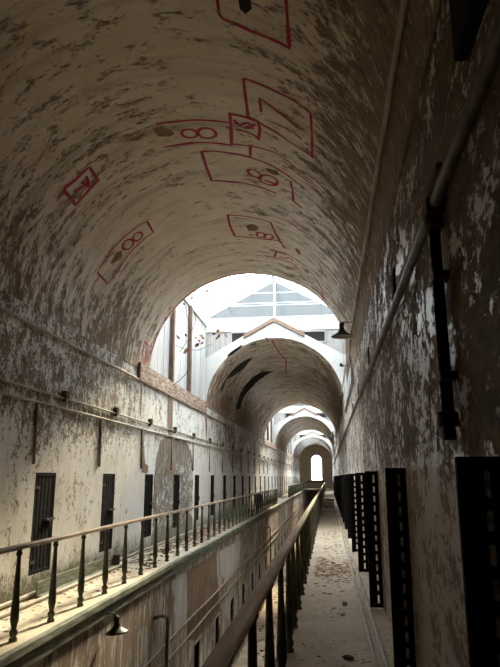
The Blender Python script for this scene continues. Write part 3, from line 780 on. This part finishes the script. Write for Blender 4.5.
# ------------------------------------------------------------------ lamps
def lamp(label, loc, wall_x, top, scale=1.0, tilt=0.0, pitch=0.0):
    """enamel shade on a bracket; loc is the rim centre, the arm runs to the wall at wall_x"""
    o = empty('bracket_lamp', loc); tag(o, label, 'lamp', 'black bracket lamps')
    s = scale; T = Matrix.Rotation(tilt, 4, 'Y') @ Matrix.Rotation(pitch, 4, 'X')
    prof = [(.205 * s, 0), (.208 * s, .012 * s), (.185 * s, .03 * s), (.11 * s, .075 * s), (.065 * s, .12 * s), (.05 * s, .17 * s), (.045 * s, .2 * s)]
    sh = MB().lathe(prof, 24, T, False); sh = sh.build('lamp_shade', M['lamp'], o)
    MB().lathe([(.198 * s, .006 * s), (.178 * s, .026 * s), (.105 * s, .068 * s), (.04 * s, .11 * s)], 24, T, False).build('shade_lining', M['lamp_inner'], sh)
    MB().lathe([(.05 * s, .19 * s), (.05 * s, .25 * s), (.036 * s, .27 * s), (.02 * s, .29 * s)], 14, T).build('lamp_socket', M['lamp'], o)
    q = T @ Vector((0, 0, .28 * s)); dx = wall_x - loc[0]
    a = MB().tube([q, q + Vector((dx * .12, 0, top * .8)), q + Vector((dx * .35, 0, top)), Vector((dx, -.02, q.z + top * .85))], .012 * max(s, .8), 8)
    pl = MB().lathe([(.045, 0), (.045, .015)], 12, Matrix.Translation((dx, -.02, q.z + top * .85)) @ Matrix.Rotation(PI / 2 if dx < 0 else -PI / 2, 4, 'Y'))
    arm = a.build('lamp_arm', M['iron_rust'], o); pl.build('wall_plate', M['iron_rust'], arm)
    return o
lamp('black cone lamp on a bracket from the dark wall, before the near skylight', (.335, 11.5, EYE + 2.57), XR, .0)
lamp('black cone lamp on a bracket at the far end of the second vault', (.36, 39.2, EYE + 2.45), XR, .02)
lamp('small black lamp hanging below the edge of the wide gallery', (-2.74, 8.35, EYE - 1.95), XBL, .03, .72, -.1)
o = tag(MB().tube([(XR + .105, 17.5, 4.62), (XR - .1, 17.5, 4.62), (XR - .16, 17.5, 4.6)], .02, 8).lathe([(.04, 0), (.05, .03), (.03, .09)], 10, Matrix.Translation((XR - .16, 17.5, 4.6))).build('insulator', M['iron']), 'small dark hook insulator on the white boards by the skylight', 'insulator')

# ------------------------------------------------------------------ dead vine hanging in the skylight
o = empty('vine', (0, 0, 0)); tag(o, 'dead vine with brown leaves hanging in the near skylight', 'vine')
def vp(x, y, Y): return at_plane(x, y, 1, Y - 1.9)
stems = [[(190, 300, 17.0), (196, 320, 17.1), (189, 338, 17.2), (180, 352, 17.2)], [(176, 345, 17.2), (186, 350, 17.2), (199, 350, 17.2), (212, 344, 17.3)], [(205, 292, 17.0), (213, 310, 17.0), (219, 332, 17.1)], [(184, 300, 16.8), (188, 320, 17), (190, 352, 17.2), (188, 368, 17.3)]]
stems_root = [at_plane(172, 386, 0, -3.86), at_plane(180, 380, 0, -3.8), vp(186, 374, 17.3), vp(188, 368, 17.3)]
m = MB(); m.tube(stems_root, .009, 6)
for s_ in stems: m.tube([vp(*p) for p in s_], .007, 5)
m.build('stem', M['timber_dark'], o)
m = MB()
lf = [(178, 337), (186, 335), (188, 354), (185, 352), (196, 338), (199, 341), (201, 336), (197, 345), (202, 343), (214, 334), (218, 331), (219, 336), (223, 332), (217, 338), (226, 336), (204, 293), (207, 291), (203, 297), (184, 304), (182, 297), (192, 298), (195, 291), (187, 350), (203, 338)]
for (x, y) in lf:
    c = vp(x, y, 17.1 + random.uniform(-.2, .2)); w = random.uniform(.045, .08)
    a = Vector((random.uniform(-1, 1), random.uniform(-.5, .5), random.uniform(-1, 1))).normalized(); b = a.cross(Vector((random.uniform(-1, 1), 1, random.uniform(-1, 1)))).normalized(); nn = a.cross(b)
    P = [c - a * w, c - a * w * .3 + b * w * .6 + nn * .01, c + a * w * .4 + b * w * .45, c + a * w, c + a * w * .4 - b * w * .45, c - a * w * .3 - b * w * .6 + nn * .015]
    for k in range(1, 5): m.bm.faces.new([m.bm.verts.new(q) for q in (P[0], P[k], P[k + 1])])
m.build('leaves', M['leaf'], o)

# ------------------------------------------------------------------ crumbs, rubble and leaves on the galleries
def chips(name, n, fx, fy, smin, smax, mat, label, cat, flat=.35, z=0.0):
    m = MB()
    for _ in range(n):
        x, y = fx(), fy(); s = random.uniform(smin, smax); h = s * random.uniform(.15, flat); a = random.uniform(0, PI * 2); k = random.choice((4, 5, 6))
        base = []; top = []
        for i in range(k):
            t = a + i * 2 * PI / k; q = s * random.uniform(.5, 1)
            base.append(m.bm.verts.new((x + q * math.cos(t), y + q * math.sin(t), .001))); top.append(m.bm.verts.new((x + q * .7 * math.cos(t), y + q * .7 * math.sin(t), h * random.uniform(.6, 1.1))))
        for i in range(k): m.bm.faces.new((base[i], base[(i + 1) % k], top[(i + 1) % k], top[i]))
        m.bm.faces.new(top)
    m.shift((0, 0, z))
    return tag(m.build(name, mat), label, cat, None, 'stuff')
U = random.uniform
chips('plaster_crumbs', 1100, lambda: U(-.28, .56), lambda: 2.5 + 34 * U(0, 1) ** 1.6, .008, .03, M['chip'], 'pale plaster crumbs scattered over the narrow walkway floor', 'plaster crumbs')
chips('plaster_crumbs', 1400, lambda: U(-3.86, -3.14) if U(0, 1) < .5 else min(-3.14, -3.86 + abs(random.gauss(0, .25))), lambda: 5 + 32 * U(0, 1) ** 1.4, .01, .04, M['chip'], 'pale plaster crumbs scattered over the wide gallery floor', 'plaster crumbs')
chips('rubble', 900, lambda: min(-3.12, -3.83 + abs(random.gauss(.1, .38))), lambda: 10.5 + abs(random.gauss(8, 4)), .02, .08, M['chip_brown'], 'brown rubble and fallen plaster on the wide gallery beneath the skylight', 'rubble', .6)
chips('dry_leaves', 420, lambda: U(-.25, .45), lambda: random.gauss(11.6, .9), .02, .055, M['leaf'], 'dry reddish leaves drifted across the narrow walkway', 'dry leaves', .2)
chips('dry_leaves', 260, lambda: U(-.2, .5), lambda: U(13, 30), .02, .06, M['leaf'], 'brown leaves thinly strewn far along the narrow walkway', 'dry leaves', .2)
chips('rubble', 900, lambda: U(XBL + .25, XBR - .15), lambda: U(8, 60), .03, .12, M['chip_brown'], 'brown rubble strewn over the lower corridor floor', 'rubble', .5, ZLOW)
def chunk(name, loc, s, mat, label, cat):
    m = MB(); bmesh.ops.create_icosphere(m.bm, subdivisions=2, radius=1)
    for v in m.bm.verts:
        v.co *= 1 + .35 * noise.noise(v.co * 1.3 + Vector(loc)); v.co.x *= s[0]; v.co.y *= s[1]; v.co.z *= s[2]
    zm = min(v.co.z for v in m.bm.verts)
    for v in m.bm.verts: v.co.z -= zm
    o = m.build(name, mat); o.location = loc
    return tag(o, label, cat)
def on_floor(x, y): p = at_plane(x, y, 2, 0.0); return (p.x, p.y, 0)
white = simple('white plaster lump', (.62, .6, .55), (.75, .73, .68), 8, .9)
chunk('plaster_chunk', on_floor(343, 616), (.025, .03, .018), white, 'small white plaster lump on the bare middle of the narrow walkway', 'plaster chunk')
chunk('plaster_chunk', on_floor(334, 609), (.022, .022, .015), white, 'white plaster lump nearer the railing on the narrow walkway', 'plaster chunk')
chunk('plaster_chunk', on_floor(333, 564), (.04, .05, .03), white, 'white plaster lump among the drifted leaves on the walkway', 'plaster chunk')
chunk('plaster_chunk', on_floor(324, 662), (.02, .025, .014), white, 'white plaster lump closest to the camera on the walkway', 'plaster chunk')
chunk('brick_fragment', on_floor(348, 660), (.05, .025, .02), M['timber_dark'], 'dark brick fragment on the walkway floor closest to the camera', 'brick fragment')
chunk('brick_fragment', on_floor(345, 606), (.03, .03, .03), M['chip_brown'], 'small brown brick fragment beside the white plaster lumps', 'brick fragment')
# things standing far along the galleries
o = empty('broken_crate', (-.01, 33.5, 0)); tag(o, 'reddish broken crate standing far along the narrow walkway', 'crate')
redwood = simple('reddish crate boards', (.2, .12, .09), (.36, .25, .2), 5, .85, 0, (.5, 4, 4))
for k in range(3): MB().box(-.3, .3, -.25, -.23, .02 + k * .16, .15 + k * .16).build('board', redwood, o)
for k in range(2): MB().box(-.3, .3, .23, .25, .02 + k * .16, .15 + k * .16).build('board', redwood, o)
for sx in (-.29, .26): MB().box(sx, sx + .03, -.23, .23, 0, .48).build('side_board', redwood, o)
for k, (y, x0, x1, z) in enumerate(((29.5, -.25, .27, 0), (38, -.27, .26, 0))):
    m = MB().box(x0, x1, -.12, .12, 0, .05); p = m.build('plank', redwood if k else M['planks_grey']); p.location = (0, y, z); p.rotation_euler = (0, 0, .3 - .5 * k)
    tag(p, ('pale fallen plank lying across the walkway before the crate', 'reddish fallen plank lying on the walkway beyond the crate')[k], 'plank')
o = empty('iron_drum', (-3.35, 31.0, 0)); tag(o, 'dark upright iron drum on short legs on the wide gallery, beyond the rubble', 'drum')
MB().lathe([(.13, .12), (.19, .16), (.21, .4), (.19, .62), (.12, .70)], 16).build('body', M['iron'], o)
MB().lathe([(.15, .70), (.15, .73), (.03, .76)], 16).build('lid', M['iron_rust'], o)
for k in range(3):
    a = k * 2.094; MB().tube([(.12 * math.cos(a), .12 * math.sin(a), .14), (.17 * math.cos(a), .17 * math.sin(a), 0)], .02, 6).build('leg', M['iron'], o)

# ------------------------------------------------------------------ light: an overcast sky above the glass
w = bpy.data.worlds.new('overcast sky'); SC.world = w; w.use_nodes = True
t = w.node_tree; t.nodes.clear()
bg = t.nodes.new('ShaderNodeBackground'); out = t.nodes.new('ShaderNodeOutputWorld')
bg.inputs[0].default_value = (.93, .97, 1.0, 1); bg.inputs[1].default_value = 4.6
t.links.new(bg.outputs[0], out.inputs[0])

sun = bpy.data.lights.new('sun', 'SUN'); sun.energy = 5; sun.angle = .12; sun.color = (1, .84, .60)
so = bpy.data.objects.new('sun', sun); COL.objects.link(so)
so.rotation_euler = Vector((-.2, -1, -.80)).to_track_quat('-Z', 'Y').to_euler()

SC.view_settings.view_transform = 'Standard'; SC.view_settings.look = 'None'
SC.view_settings.gamma = 1; SC.view_settings.use_curve_mapping = False
SC.view_settings.exposure = 1.27
SC.cycles.max_bounces = 14; SC.cycles.diffuse_bounces = 10; SC.cycles.transparent_max_bounces = 16
SC.cycles.caustics_reflective = False; SC.cycles.caustics_refractive = False
SC.cycles.sample_clamp_indirect = 6
